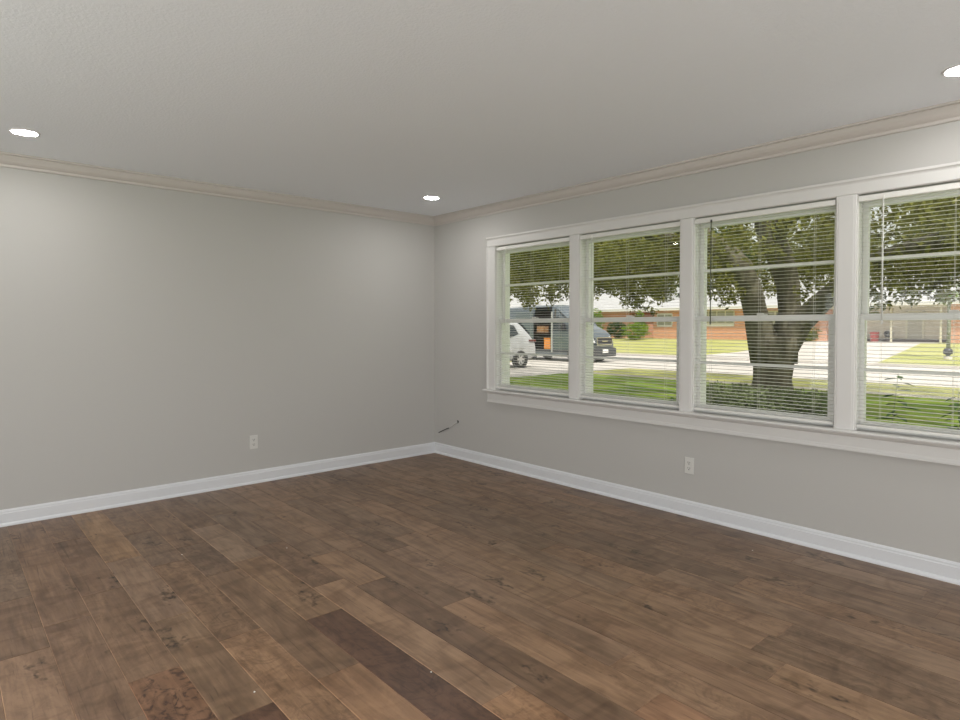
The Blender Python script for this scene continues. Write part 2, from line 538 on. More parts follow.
# floor: one mesh of boards, seams where the photograph has them
def build_floor():
    W_ = 0.1769
    X0 = -3.553
    ends = {-1: [-1.414, -2.055], 0: [-1.84, -2.794], 1: [-0.62, -1.60, -2.558], 2: [-1.18, -2.111, -3.020], 3: [-0.75, -1.42, -2.472],
            4: [-1.2, -1.75, -3.0], 5: [-0.9, -1.65, -2.541, -4.05], 6: [-0.7, -1.5, -2.243, -3.518], 7: [-1.0, -1.866, -2.373, -4.2], 8: [-0.8, -1.9, -2.843, -3.892],
            9: [-0.7, -1.582, -2.073, -3.663], 10: [-0.95, -1.9, -3.18, -4.4], 11: [-0.6, -1.1, -2.015, -4.11], 12: [-1.3, -2.4, -3.3], 13: [-0.7, -1.5, -2.648, -4.0],
            14: [-1.1, -2.0, -3.3, -4.6], 15: [-0.8, -1.567, -2.6, -3.636], 16: [-1.2, -2.3, -3.9], 17: [-0.9, -2.0, -3.0, -4.4], 18: [-1.4, -2.6, -3.7], 19: [-0.8, -1.9, -3.6, -4.7], 20: [-1.5, -2.8, -4.2]}
    base = np.array([0.262, 0.173, 0.115])
    special = {(0, 0): (0.96, 0.88, 0.82), (0, 1): (1.0, 0.92, 0.86), (2, 0): (1.30, 1.20, 1.00), (2, 2): (1.02, 0.97, 0.88), (1, 3): (1.02, 0.82, 0.70), (2, 3): (0.72, 0.58, 0.55), (3, 3): (1.35, 1.22, 1.05),
               (4, 2): (0.92, 0.86, 0.78), (4, 3): (1.28, 1.12, 0.95), (5, 3): (0.55, 0.44, 0.42), (6, 4): (1.55, 1.36, 1.15), (6, 3): (1.25, 1.18, 1.08),
               (-1, 2): (1.20, 1.12, 1.06), (-1, 1): (0.90, 0.84, 0.80), (0, 2): (1.0, 0.95, 0.9), (1, 0): (0.92, 0.84, 0.78), (1, 1): (0.86, 0.78, 0.72), (1, 2): (1.0, 0.92, 0.84),
               (7, 3): (0.82, 0.76, 0.72), (8, 3): (1.28, 1.18, 1.08), (8, 4): (1.32, 1.12, 1.0), (9, 4): (1.32, 1.24, 1.16), (9, 3): (1.08, 1.04, 1.02), (10, 3): (1.12, 1.04, 0.98),
               (7, 2): (1.18, 1.1, 1.0), (6, 2): (0.86, 0.8, 0.75), (5, 2): (1.05, 0.98, 0.86), (11, 4): (1.3, 1.22, 1.1), (11, 3): (1.15, 1.10, 1.04), (10, 4): (1.2, 0.98, 0.86), (3, 2): (1.0, 0.92, 0.82)}
    rng = random.Random(11)
    vs, fs, uvs, cols = [], [], [], []
    k0 = int(math.floor((XB - X0) / W_)) - 1
    k1 = int(math.ceil((0 - X0) / W_)) + 1
    ch, dp = 0.0020, 0.0016
    for k in range(k0, k1):
        a, b = X0 + k * W_, X0 + (k + 1) * W_
        a2, b2 = max(a, XB), min(b, 0.0)
        if b2 - a2 < 0.004:
            continue
        e = list(ends.get(k, []))
        y = e[-1] if e else -rng.uniform(0.3, 1.4)
        if not e:
            e = [y]
        while y > YB + 0.5:
            y -= rng.uniform(0.55, 1.5)
            e.append(y)
        e = [0.0] + [q for q in e if q > YB + 0.15] + [YB]
        for s in range(len(e) - 1):
            y1, y0 = e[s], e[s + 1]
            t = special.get((k, s))
            if t is None:
                v = rng.uniform(0.82, 1.16)
                h = rng.uniform(-0.02, 0.06)
                t = (v * (1 + h), v, v * (1 - h))
                rng.random()
            c = base * np.array(t)
            o = len(vs)
            zt = 0.0
            ring = [(a2, y0), (b2, y0), (b2, y1), (a2, y1)]
            inner = [(a2 + ch, y0 + ch), (b2 - ch, y0 + ch), (b2 - ch, y1 - ch), (a2 + ch, y1 - ch)]
            vs += [(p[0], p[1], zt - dp) for p in ring] + [(p[0], p[1], zt) for p in inner]
            fs.append((o + 4, o + 5, o + 6, o + 7))
            for j in range(4):
                fs.append((o + j, o + (j + 1) % 4, o + 4 + (j + 1) % 4, o + 4 + j))
            du, dv = rng.uniform(0, 60), rng.uniform(0, 60)
            sg = rng.choice((-1, 1))
            for f in fs[-5:]:
                for i in f:
                    uvs.append((vs[i][0] + du, sg * vs[i][1] + dv))
            burl = {(1, 3): 0.9, (5, 3): 0.35, (3, 2): 0.4, (4, 1): 0.4, (-1, 2): 0.2, (9, 4): 0.3, (6, 4): 0.4, (2, 2): 0.0, (1, 2): 0.2, (0, 0): 0.0, (0, 1): 0.15, (1, 1): 0.1, (2, 0): 0.0}.get((k, s), rng.choice((0.0, 0.0, 0.0, 0.1, 0.3)))
            edge_glint = 1.6 if -2 <= k <= 6 else 0.7
            cols += [tuple(c) + (burl,)] * 4 + [tuple(c * edge_glint) + (0.0,)]      # edge highlight painted into the colour, pale (darker in other rows), along one side
    # slab under the boards
    o = len(vs)
    vs += [(XB, YB, -0.002), (0, YB, -0.002), (0, 0, -0.002), (XB, 0, -0.002), (XB, YB, -0.12), (0, YB, -0.12), (0, 0, -0.12), (XB, 0, -0.12)]
    sl = [(0, 1, 2, 3), (4, 7, 6, 5), (0, 4, 5, 1), (1, 5, 6, 2), (2, 6, 7, 3), (3, 7, 4, 0)]
    for f in sl:
        fs.append(tuple(o + i for i in f))
        uvs += [(0, 0)] * 4
        cols.append((0.05, 0.035, 0.025, 0))
    me = bpy.data.meshes.new('floor')
    me.from_pydata(vs, [], fs)
    ul = me.uv_layers.new(name='UVMap')
    ul.data.foreach_set('uv', np.array(uvs, dtype=np.float32).ravel())
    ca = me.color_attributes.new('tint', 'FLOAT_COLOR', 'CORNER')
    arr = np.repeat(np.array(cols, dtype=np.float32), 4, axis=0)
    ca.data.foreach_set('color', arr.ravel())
    me.materials.append(M['floor'])
    ob = bpy.data.objects.new('floor', me)
    COL.objects.link(ob)
    ob['kind'] = 'structure'
build_floor()

# baseboards (shoe, flat, sloped cap) and crown moulding
BASE = [(0, 0), (0.028, 0), (0.028, 0.006), (0.025, 0.014), (0.019, 0.020), (0.0155, 0.021), (0.0155, 0.082), (0.012, 0.086), (0.0115, 0.096), (0.005, 0.1055), (0, 0.1065)]
structure(MB().prism([(-d, z) for d, z in BASE], 'x', XB, 0), 'baseboard_left', M['base'])
structure(MB().prism([(-d, z) for d, z in BASE], 'y', YB, 0), 'baseboard_right', M['base'])
structure(MB().prism([(YB + d, z) for d, z in BASE], 'x', XB, BD[0]).prism([(YB + d, z) for d, z in BASE], 'x', BD[1], 0), 'baseboard_back', M['base'])
structure(MB().prism([(XB + d, z) for d, z in BASE], 'y', YB, 0), 'baseboard_near', M['base'])
CROWN = [(0, H), (0.066, H), (0.066, H - 0.012), (0.050, H - 0.014), (0.049, H - 0.024), (0.045, H - 0.036), (0.037, H - 0.050), (0.026, H - 0.061), (0.014, H - 0.068), (0.013, H - 0.082), (0.010, H - 0.085), (0, H - 0.0855)]
structure(MB().prism([(-d, z) for d, z in CROWN], 'x', XB, 0), 'trim_1', M['crown'])
structure(MB().prism([(-d, z) for d, z in CROWN], 'y', YB, 0), 'trim_2', M['crown'])

# window casing
CT = 0.020
yL, yR = WIN[0][1], WIN[3][0]
CASE = [(0, 2.1416), (-0.030, 2.1416), (-0.031, 2.128), (-0.026, 2.124), (-0.0215, 2.118), (-CT, 2.112), (-CT, Z1 + 0.006), (-0.014, Z1), (0, Z1)]
structure(MB().prism(CASE, 'y', yR - 0.109, yL + 0.109), 'trim_3', M['trim'])
def side_casing(ya, yb, outer):
    """ya = edge at the opening, yb = outer edge"""
    s = 1 if yb > ya else -1
    pts = [(0, ya), (-0.014, ya), (-CT, ya + s * 0.006), (-CT, yb - s * 0.028), (-0.0215, yb - s * 0.022), (-0.026, yb - s * 0.016), (-0.031, yb - s * 0.012), (-0.030, yb), (0, yb)]
    return MB().prism(pts, 'z', Z0, Z1)
structure(side_casing(yL, yL + 0.109, 1), 'trim_4', M['trim'])
structure(side_casing(yR, yR - 0.109, -1), 'trim_5', M['trim'])
for i in range(3):
    a, b = WIN[i + 1][1], WIN[i][0]
    pts = [(0, a), (-0.013, a), (-CT + 0.002, a + 0.006), (-CT + 0.002, a + 0.013), (-CT, a + 0.016), (-CT, b - 0.016), (-CT + 0.002, b - 0.013), (-CT + 0.002, b - 0.006), (-0.013, b), (0, b)]
    structure(MB().prism(pts, 'z', Z0, Z1), 'trim_%d' % (6 + i), M['trim'])
STOOL = [(0.045, Z0 - 0.022), (0.045, Z0), (-0.050, Z0), (-0.056, Z0 - 0.003), (-0.059, Z0 - 0.010), (-0.056, Z0 - 0.018), (-0.050, Z0 - 0.022)]
mb = MB()
mb.prism([(min(0, x), z) for x, z in STOOL], 'y', yR - 0.135, yL + 0.135)
for a, b in WIN:
    mb.box(-0.01, 0.045, a + 0.001, b - 0.001, Z0 - 0.02, Z0)
structure(mb, 'trim_9', M['trim'])
APRON = [(0, Z0 - 0.022), (-0.030, Z0 - 0.022), (-0.028, Z0 - 0.030), (-0.020, Z0 - 0.037), (-0.017, Z0 - 0.040), (-0.016, 0.632), (-0.018, 0.628), (-0.020, 0.620), (-0.026, 0.613), (-0.026, 0.606), (0, 0.6057)]
structure(MB().prism(APRON, 'y', yR - 0.106, yL + 0.106), 'trim_10', M['trim'])

# ------------------------------------------------------------------ windows
for i, (a, b) in enumerate(WIN):
    root = thing('window_%d' % (i + 1), (0.07, (a + b) / 2, Z0), kind='structure')
    j = MB()
    j.box(0, TW + 0.02, a, a + 0.004, Z0, Z1).box(0, TW + 0.02, b - 0.004, b, Z0, Z1)
    j.box(0.034, TW + 0.02, a, b, Z1 - 0.012, Z1).box(0.046, TW + 0.06, a, b, Z0 - 0.02, Z0 + 0.004)
    j.box(0.030, 0.035, a + 0.004, a + 0.009, Z0, Z1).box(0.030, 0.035, b - 0.009, b - 0.004, Z0, Z1)
    j.build('jamb', M['sash'], root)
    ya, yb = a + 0.0045, b - 0.0045
    for nm, x0, x1, zb, zt, gb, gt, st, zm in (('upper_sash', 0.070, 0.100, 1.346, Z1 - 0.012, 1.384, 1.990, 0.030, 1.694), ('lower_sash', 0.037, 0.067, Z0 + 0.005, 1.382, 0.778, 1.346, 0.037, 1.066)):
        s = MB()
        s.box(x0, x1, ya, ya + st, zb, zt).box(x0, x1, yb - (0.026 if nm == 'lower_sash' else st), yb, zb, zt)
        sb = 0.026 if nm == 'lower_sash' else st
        s.box(x0, x1, ya + st, yb - sb, zb, gb).box(x0, x1, ya + st, yb - sb, gt, zt)
        if nm == 'lower_sash':
            s.box(x0, x1, ya + st, ya + st + 0.009, gb, gt)
        so = s.build(nm, M['sash'], root, bevel=0.002)
        xm = (x0 + x1) / 2
        MB().box(xm - 0.013, xm + 0.013, ya + st, yb - sb, zm - 0.009, zm + 0.009).build('muntin', M['sash'], so, bevel=0.002)
        g = MB()
        g.box(xm - 0.0015, xm + 0.0015, ya + st, yb - sb, gb, zm - 0.009).box(xm - 0.0015, xm + 0.0015, ya + st, yb - sb, zm + 0.009, gt)
        g.build('glass', M['glass'], so)
        if nm == 'lower_sash':
            ym = (ya + yb) / 2
            MB().box(0.039, 0.065, ym - 0.03, ym + 0.03, 1.382, 1.390).box(0.041, 0.051, ym - 0.012, ym + 0.03, 1.390, 1.398).build('sash_lock', M['rail'], so, bevel=0.001)

# ------------------------------------------------------------------ blinds
BL = ['white mini blind in the window nearest the room corner, looking onto parked vehicles', 'white mini blind in the second window from the room corner, before a round bush',
      'white mini blind with dark wand, before the forked oak trunk', 'white mini blind with pale wand in the window farthest from the room corner']
for i, (a, b) in enumerate(WIN):
    ya, yb = a + 0.005, b - 0.004
    root = thing('window_blind', (0.012, (a + b) / 2, Z0), BL[i], 'blind', 'white mini blinds in the window row')
    hr = MB()
    hr.prism([(-0.006, 2.041), (0.026, 2.041), (0.026, 2.010), (-0.004, 2.010), (-0.007, 2.014)], 'y', ya, yb)
    hr.build('headrail', M['rail'], root, bevel=0.001)
    s = MB()
    n = 58
    zs = np.linspace(0.772, 1.996, n)
    for z in zs:
        z += random.uniform(-0.0006, 0.0006)
        pr = []
        for t in range(5):
            q = -1 + t / 2
            pr.append((0.012 + 0.0125 * q, z + 0.0016 * (1 - q * q) + 0.0006 * q))
        poly = pr + [(x, zz - 0.0004) for x, zz in pr[::-1]]
        s.prism(poly, 'y', ya + 0.002, yb - 0.002)
    s.build('slats', M['slat'], root)
    MB().prism([(0.0, 0.742), (0.0, 0.756), (0.004, 0.759), (0.020, 0.759), (0.024, 0.756), (0.024, 0.742)], 'y', ya + 0.002, yb - 0.002).build('bottom_rail', M['rail'], root, bevel=0.001)
    for fy in (0.13, 0.5, 0.87):
        y = ya + (yb - ya) * fy
        c = MB()
        for x in (-0.0012, 0.0252):
            c.tube([(x, y, 0.757), (x, y, 2.02)], 0.0007, 5)
        c.build('ladder_cord', M['cord'], root)
    yw = b - 0.128
    wm = M['wand_smoke'] if i == 2 else M['wand_clear']
    wnd = MB().tube([(-0.014, yw, 2.008), (-0.016, yw, 1.6), (-0.015, yw, 1.345)], 0.0035, 8).tube([(-0.015, yw, 1.345), (-0.015, yw, 1.325)], 0.005, 8)
    wo_ = wnd.build('tilt_wand', wm, root, smooth=True)
    MB().box(-0.016, -0.004, yw - 0.004, yw + 0.004, 2.006, 2.024).build('wand_hook', M['dark'] if i == 2 else M['rail'], wo_)

# ------------------------------------------------------------------ recessed ceiling lights
LL = [((-3.485, -0.648), 'round recessed ceiling light by the long blank wall, far from the windows'),
      ((-0.632, -0.781), 'round recessed ceiling light nearest the room corner'),
      ((-0.506, -4.463), 'round recessed ceiling light above the window with the pale wand'),
      ((-3.45, -2.80), None), ((-3.4, -6.3), None), ((-0.6, -6.6), None)]  # these three unseen: first from its ceiling glow, other two added for light
for (x, y), lab in LL:
    t = thing('recessed_light', (x, y, H), lab or 'unseen extra round recessed ceiling light outside the view', 'ceiling light', 'recessed ceiling lights')
    MB().lathe([(0.062, -0.001), (0.063, -0.005), (0.067, -0.007), (0.073, -0.005), (0.076, 0.0)], (x, y, H), n=48).build('trim_ring', M['lamp_ring'], t, smooth=True)
    d = MB()
    vs = [(x + 0.0625 * math.cos(2 * PI * k / 48), y + 0.0625 * math.sin(2 * PI * k / 48), H - 0.003) for k in range(48)]
    d.add(vs, [tuple(range(48))[::-1]])
    o = d.build('diffuser', M['lamp_glow'], t)

# ------------------------------------------------------------------ outlets and cable
def outlet(kind, p, label):
    """kind 'L': on the wall y=0, 'R': on the wall x=0. Built in wall coordinates u (across), z, d (out of the wall)."""
    t = thing('wall_outlet', p, label, 'outlet', 'electrical outlets')
    def T(u0, u1, d0, d1, z0, z1, mb):
        if kind == 'L':
            mb.box(p[0] + u0, p[0] + u1, -d1, -d0, p[2] + z0, p[2] + z1)
        else:
            mb.box(-d1, -d0, p[1] - u1, p[1] - u0, p[2] + z0, p[2] + z1)
        return mb
    T(-0.035, 0.035, 0, 0.006, -0.0575, 0.0575, MB()).build('cover_plate', M['plate'], t, bevel=0.003)
    for zc in (0.0195, -0.0195):
        r = T(-0.017, 0.017, 0.005, 0.0075, zc - 0.014, zc + 0.014, MB()).build('receptacle', M['plate'], t, bevel=0.002)
        s = MB()
        T(-0.0085, -0.0055, 0.007, 0.0079, zc - 0.001, zc + 0.008, s)
        T(0.0055, 0.0085, 0.007, 0.0079, zc - 0.001, zc + 0.008, s)
        T(-0.003, 0.003, 0.007, 0.0079, zc - 0.011, zc - 0.005, s)
        s.build('slots', M['dark'], r)
    T(-0.003, 0.003, 0.0055, 0.007, -0.003, 0.003, MB()).build('screw', M['plate'], t)
outlet('L', (-1.909, 0, 0.345), 'white duplex outlet low on the blank wall facing the room')
outlet('R', (0, -2.890, 0.350), 'white duplex outlet on the window wall below the sill')

t = thing('wall_cable', (0, -0.378, 0.36), 'short loose cable poking from the wall beside the room corner', 'cable')
MB().tube([(0.004, -0.378, 0.362), (-0.012, -0.372, 0.358), (-0.030, -0.345, 0.335), (-0.036, -0.305, 0.306), (-0.036, -0.280, 0.292)], 0.0042, 8).build('cable_jacket', M['cable_white'], t, smooth=True)
c = MB().tube([(-0.036, -0.282, 0.293), (-0.036, -0.235, 0.276), (-0.034, -0.170, 0.250), (-0.030, -0.105, 0.222)], 0.0046, 8).build('cable_end', M['black_rubber'], t, smooth=True)
c['label'] = 'dark bare end of the cable'
MB().lathe([(0.0005, 0.0), (0.014, -0.0005), (0.015, -0.003), (0.0005, -0.004)], (0, -0.378, 0.362), 'x', 16).build('wall_hole', M['dark'], t)

CH = [((-2.846, -1.33), 'board seam near the long wall'), ((-2.35, -1.63), 'middle boards before the long wall'), ((-3.05, -2.92), 'reddish knotty board'), ((-2.50, -3.24), 'dark red-brown board'), ((-0.33, -3.48), 'boards along the window wall')]
for (x, y), lb in CH:
    s = 0.0035
    MB().lathe([(0.0002, 0.0), (s, 0.0002), (s * 0.8, 0.0022), (0.0002, 0.003)], (x, y, 0.0), n=7).build('paint_chip', M['chip'], at=(x, y, 0.0))
    o = bpy.data.objects[-1] if False else COL.objects[-1]
    tag(o, 'tiny white paint chip on the floor, on the ' + lb, 'debris', 'paint chips on the floor')

# ------------------------------------------------------------------ grounds
GZ = -0.35
def sheet(name, m, polys, th=0.12):
    """polys: list of (list of (x,y,z)) top outlines; each becomes a slab."""
    mb = MB()
    for P in polys:
        k = len(P)
        v = list(P) + [(p[0], p[1], p[2] - th) for p in P]
        mb.add(v, [tuple(range(k)), tuple(range(k, 2 * k))[::-1]] + [(i, (i + 1) % k, k + (i + 1) % k, k + i) for i in range(k)])
    return structure(mb, name, m)
R4 = lambda x0, x1, y0, y1, z: [(x0, y0, z), (x1, y0, z), (x1, y1, z), (x0, y1, z)]
sheet('lawn', M['grass'], [R4(TW, 13.35, -45, 9.25, GZ), R4(TW, 13.35, 15.6, 70, GZ), R4(-40, XB - TW, -45, 70, GZ), R4(XB - TW, TW, TW, 70, GZ), R4(XB - TW, TW, -45, -11.5, GZ)])
sheet('lawn_verge', M['grass_far'], [R4(13.95, 16.9, -45, 9.25, GZ), R4(13.95, 16.9, 15.6, 70, GZ)])
sheet('sidewalk', M['walkway'], [R4(13.35, 13.95, -45, 9.25, GZ + 0.01), R4(13.35, 13.95, 15.6, 70, GZ + 0.01)])
sheet('patio_floor', M['concrete'], [R4(XB - TW, TW, -11.5, YB - TW, GZ + 0.15)], 0.2)  # unseen slab outside the added glass door
sheet('driveway_land', M['concrete'], [[(TW, 9.25, GZ), (16.9, 9.25, GZ), (16.9, 15.6, GZ), (TW, 15.6, GZ)]])
sheet('street', M['concrete'], [R4(16.9, 27.6, -60, 90, GZ - 0.05)])
sheet('curb', M['concrete'], [R4(16.75, 16.92, -60, 9.2, GZ + 0.02), R4(16.75, 16.92, 15.6, 90, GZ + 0.02), R4(27.55, 27.75, -60, 3.6, GZ + 0.04), R4(27.55, 27.75, 12.6, 90, GZ + 0.04)])
zf = lambda x: GZ + 0.02 + (0.66) * max(0.0, min(1.0, (x - 27.6) / 13.4))
def ramp_poly(pts, dz=0.0):
    return [(x, y, zf(x) + dz) for x, y in pts]
sheet('lawn_far', M['grass_far'], [ramp_poly([(27.6, -60), (41, -60), (41, 4.9), (27.6, 3.6)]), ramp_poly([(27.6, 12.6), (31, 11.6), (41, 11.2), (41, 90), (27.6, 90)]), [(41, -60, 0.33), (95, -60, 0.33), (95, 90, 0.33), (41, 90, 0.33)]])
sheet('driveway_far_land', M['concrete'], [ramp_poly([(27.6, 3.6), (41, 4.9), (41, 11.2), (31, 11.6), (27.6, 12.6)], 0.004), [(41, 4.3, 0.336), (45, 4.3, 0.336), (45, 11.0, 0.336), (41, 11.0, 0.336)]])

# ------------------------------------------------------------------ leaves
def leaf_mesh(name, centers, per, size, spread, seed, flat=0.6):
    """A crown: clumps of small folded leaves round each centre (x,y,z,r)."""
    rng = np.random.default_rng(seed)
    V, Fc = [], []
    for c in centers:
        cx, cy, cz = c[:3]
        r = c[3] if len(c) > 3 else spread
        k = int(per * (r / spread) ** 2) if len(c) > 3 else per
        d = rng.normal(size=(k, 3))
        d /= np.linalg.norm(d, axis=1)[:, None] + 1e-9
        rad = r * rng.uniform(0.15, 1.0, size=(k, 1)) ** 0.5
        P = np.array([cx, cy, cz]) + d * rad * np.array([1, 1, flat])
        ax = rng.normal(size=(k, 3)); ax /= np.linalg.norm(ax, axis=1)[:, None]
        nr = rng.normal(size=(k, 3)) + np.array([0, 0, 0.8])
        b = np.cross(ax, nr); b /= np.linalg.norm(b, axis=1)[:, None] + 1e-9
        up = np.cross(b, ax)
        s = size * rng.uniform(0.6, 1.3, size=(k, 1))
        V.append(np.stack([P - ax * s, P + b * s * 0.42 + up * s * 0.12, P + ax * s, P - b * s * 0.42 + up * s * 0.12], axis=1).reshape(-1, 3))
    V = np.concatenate(V)
    nq = len(V) // 4
    me = bpy.data.meshes.new(name)
    me.vertices.add(len(V))
    me.vertices.foreach_set('co', V.astype(np.float32).ravel())
    me.loops.add(nq * 4)
    me.loops.foreach_set('vertex_index', np.arange(nq * 4, dtype=np.int32))
    me.polygons.add(nq)
    me.polygons.foreach_set('loop_start', np.arange(0, nq * 4, 4, dtype=np.int32))
    me.polygons.foreach_set('loop_total', np.full(nq, 4, dtype=np.int32))
    me.update(calc_edges=True)
    me.validate()
    return me

def foliage(me, m, parent, name='foliage', loc=None):
    if not me.materials:
        me.materials.append(m)
    o = bpy.data.objects.new(name, me)
    COL.objects.link(o)
    if parent is not None:
        o.parent = parent
        if loc is None:
            o.matrix_parent_inverse = Matrix.Translation(parent.location).inverted()
    return o

# ------------------------------------------------------------------ the oak on the front lawn
oak = thing('oak_tree', (9.38, 0.5, GZ), 'big forked oak on the near lawn, dark trunk behind the clipped hedge', 'tree')
tr = MB()
tr.tube([(9.38, 0.5, GZ - 0.1), (9.38, 0.5, -0.15), (9.385, 0.5, 0.2), (9.40, 0.48, 0.6), (9.43, 0.47, 0.9), (9.44, 0.46, 1.12)], [0.56, 0.44, 0.375, 0.40, 0.46, 0.44], 18)
tr.build('trunk', M['bark'], oak, smooth=True)
def limb(pts, r, twigs=6, seed=0):
    m_ = MB().tube(pts, r, 12)
    return m_.build('limb', M['bark'], oak, smooth=True)
limb([(9.33, 0.56, 0.6), (9.24, 0.66, 1.10), (9.14, 0.76, 1.62), (9.06, 0.83, 2.09), (8.9, 0.99, 2.56), (8.62, 1.25, 2.94), (8.27, 1.56, 3.24), (7.7, 2.1, 3.6), (7.0, 2.9, 4.1)], [0.36, 0.30, 0.235, 0.235, 0.26, 0.24, 0.20, 0.14, 0.07])
limb([(9.50, 0.40, 0.6), (9.60, 0.33, 1.14), (9.68, 0.27, 1.62), (9.65, 0.3, 2.2), (9.56, 0.39, 2.69), (9.41, 0.54, 3.15), (9.31, 0.65, 3.7), (9.2, 0.8, 4.6), (9.5, 1.4, 5.8)], [0.36, 0.27, 0.225, 0.23, 0.26, 0.27, 0.24, 0.17, 0.08])
limb([(9.42, 0.46, 0.15), (9.50, 0.36, 0.80), (9.66, 0.07, 1.38), (9.52, -0.36, 1.76), (9.3, -0.73, 2.03), (8.68, -1.5, 2.45), (8.33, -2.25, 2.62), (8.01, -2.91, 2.75), (7.6, -4.0, 3.0), (7.0, -5.4, 3.4)], [0.24, 0.30, 0.25, 0.21, 0.195, 0.175, 0.155, 0.14, 0.11, 0.05])
limb([(9.41, 0.54, 3.1), (9.2, 0.2, 3.5), (8.8, -0.5, 3.75), (8.0, -1.4, 4.0), (7.0, -2.4, 4.3)], [0.2, 0.17, 0.14, 0.1, 0.05])
limb([(8.62, 1.25, 2.9), (8.9, 2.0, 3.2), (9.3, 3.2, 3.5), (9.6, 4.8, 3.9), (9.8, 6.3, 4.3)], [0.18, 0.15, 0.12, 0.09, 0.04])
limb([(9.35, 0.6, 3.6), (10.2, 0.5, 4.0), (11.4, 0.4, 4.4), (13.0, 0.6, 4.8)], [0.2, 0.16, 0.11, 0.05])
rng = random.Random(5)
cl = []
while len(cl) < 440:
    u = Vector((rng.gauss(0, 1), rng.gauss(0, 1), rng.gauss(0, 1)))
    u.normalize()
    k = rng.uniform(0.25, 1.0) ** 0.6
    x, y, z = 9.2 + 7.0 * u.x * k, 1.2 + 9.6 * u.y * k, 4.3 + 3.0 * u.z * k
    if z < 2.55 or x < 2.2:
        continue
    if math.hypot(x - 9.4, y - 0.5) < 1.6 and z < 3.4:
        continue
    if x < 8.6 and -3.0 < y < 1.6 and z < 4.4 and rng.random() < 0.62:      # thinner where the big limbs show
        continue
    cl.append((x, y, z, rng.uniform(0.45, 0.8)))
for k in range(70):
    cl.append((rng.uniform(5.0, 9.5), rng.uniform(2.6, 8.0), rng.uniform(2.9, 5.2), rng.uniform(0.4, 0.7)))
# the skirt of the crown
for k in range(90):
    t = rng.uniform(0, 2 * PI)
    q = rng.uniform(0.35, 0.98)
    x, y = 9.2 + 6.6 * q * math.cos(t), 1.2 + 9.0 * q * math.sin(t)
    if x < 2.6 or math.hypot(x - 9.4, y - 0.5) < 1.6:
        continue
    cl.append((x, y, rng.uniform(2.35, 2.8), rng.uniform(0.35, 0.6)))
# hanging sprays
DROOP = [(8.43, -0.62, 1.98), (5.47, 3.35, 1.95), (5.16, 3.62, 1.93), (6.6, 2.35, 2.16), (6.87, 2.1, 1.98), (7.03, 1.97, 2.16), (7.25, 0.43, 2.02), (7.14, 0.53, 2.15), (4.92, 3.84, 2.2), (6.11, 4.79, 2.2), (6.33, 4.59, 1.98), (6.2, 4.7, 2.5), (6.73, 4.24, 2.1), (6.6, 4.3, 2.45), (7.48, 3.57, 2.3), (7.32, 3.05, 2.3), (7.3, 3.1, 2.6), (7.18, 2.5, 2.3), (7.17, 2.5, 1.95), (7.2, 2.5, 2.65), (7.3, 2.38, 1.75),
         (7.54, 2.18, 2.15), (7.5, 2.2, 2.5), (7.64, 0.75, 2.0), (7.5, 0.9, 2.4), (7.4, 0.98, 2.6), (8.2, 0.2, 2.7), (6.36, -2.14, 1.75), (6.3, -2.1, 2.1), (6.55, -2.3, 1.95), (6.55, -2.3, 2.3), (6.77, -2.5, 1.75), (6.7, -2.45, 2.1),
         (6.99, -2.69, 1.85), (7.0, -2.7, 2.2), (7.21, -2.89, 1.8), (7.2, -2.9, 2.1), (7.32, -2.98, 2.1), (6.2, -1.95, 2.0), (6.2, -1.9, 2.4)]
dr = []
for x, y, z in DROOP:
    for k in range(4):
        dr.append((x + rng.gauss(0, .14), y + rng.gauss(0, .14), z + rng.gauss(0, .10), rng.uniform(0.14, 0.24)))
me = leaf_mesh('oak_foliage', cl, 150, 0.062, 0.6, 3, 0.6)
foliage(me, M['leaf'], oak)
me2 = leaf_mesh('oak_spray', dr, 52, 0.05, 0.2, 4, 1.0)
foliage(me2, M['leaf'], oak, 'hanging_foliage')

# ------------------------------------------------------------------ hedge, stake, stalks
hd = thing('clipped_hedge', (6.95, -0.45, GZ), 'low clipped green hedge in front of the oak trunk', 'hedge')
cl = []
for k in range(520):
    x, y, z = rng.uniform(6.55, 7.4), rng.uniform(-1.52, 0.72), rng.uniform(GZ + 0.08, 0.165)
    cl.append((x, y, z, 0.16))
me = leaf_mesh('hedge_foliage', cl, 42, 0.032, 0.16, 8, 0.8)
foliage(me, M['leaf_hedge'], hd)
for k in range(22):
    x, y = rng.uniform(6.6, 7.35), rng.uniform(-1.45, 0.65)
    MB().tube([(x, y, GZ), (x + rng.gauss(0, .03), y + rng.gauss(0, .03), -0.05), (x + rng.gauss(0, .05), y + rng.gauss(0, .05), 0.24 + rng.uniform(0, 0.1))], [0.012, 0.008, 0.003], 5).build('stem', M['bark'], hd)
o = MB().tube([(6.46, -1.60, GZ), (6.46, -1.60, 0.33)], 0.014, 8).tube([(6.46, -1.60, 0.33), (6.46, -1.60, 0.36)], [0.014, 0.002], 8).build('garden_stake', M['stake'])
tag(o, 'thin white stake standing at the end of the clipped hedge', 'stake')

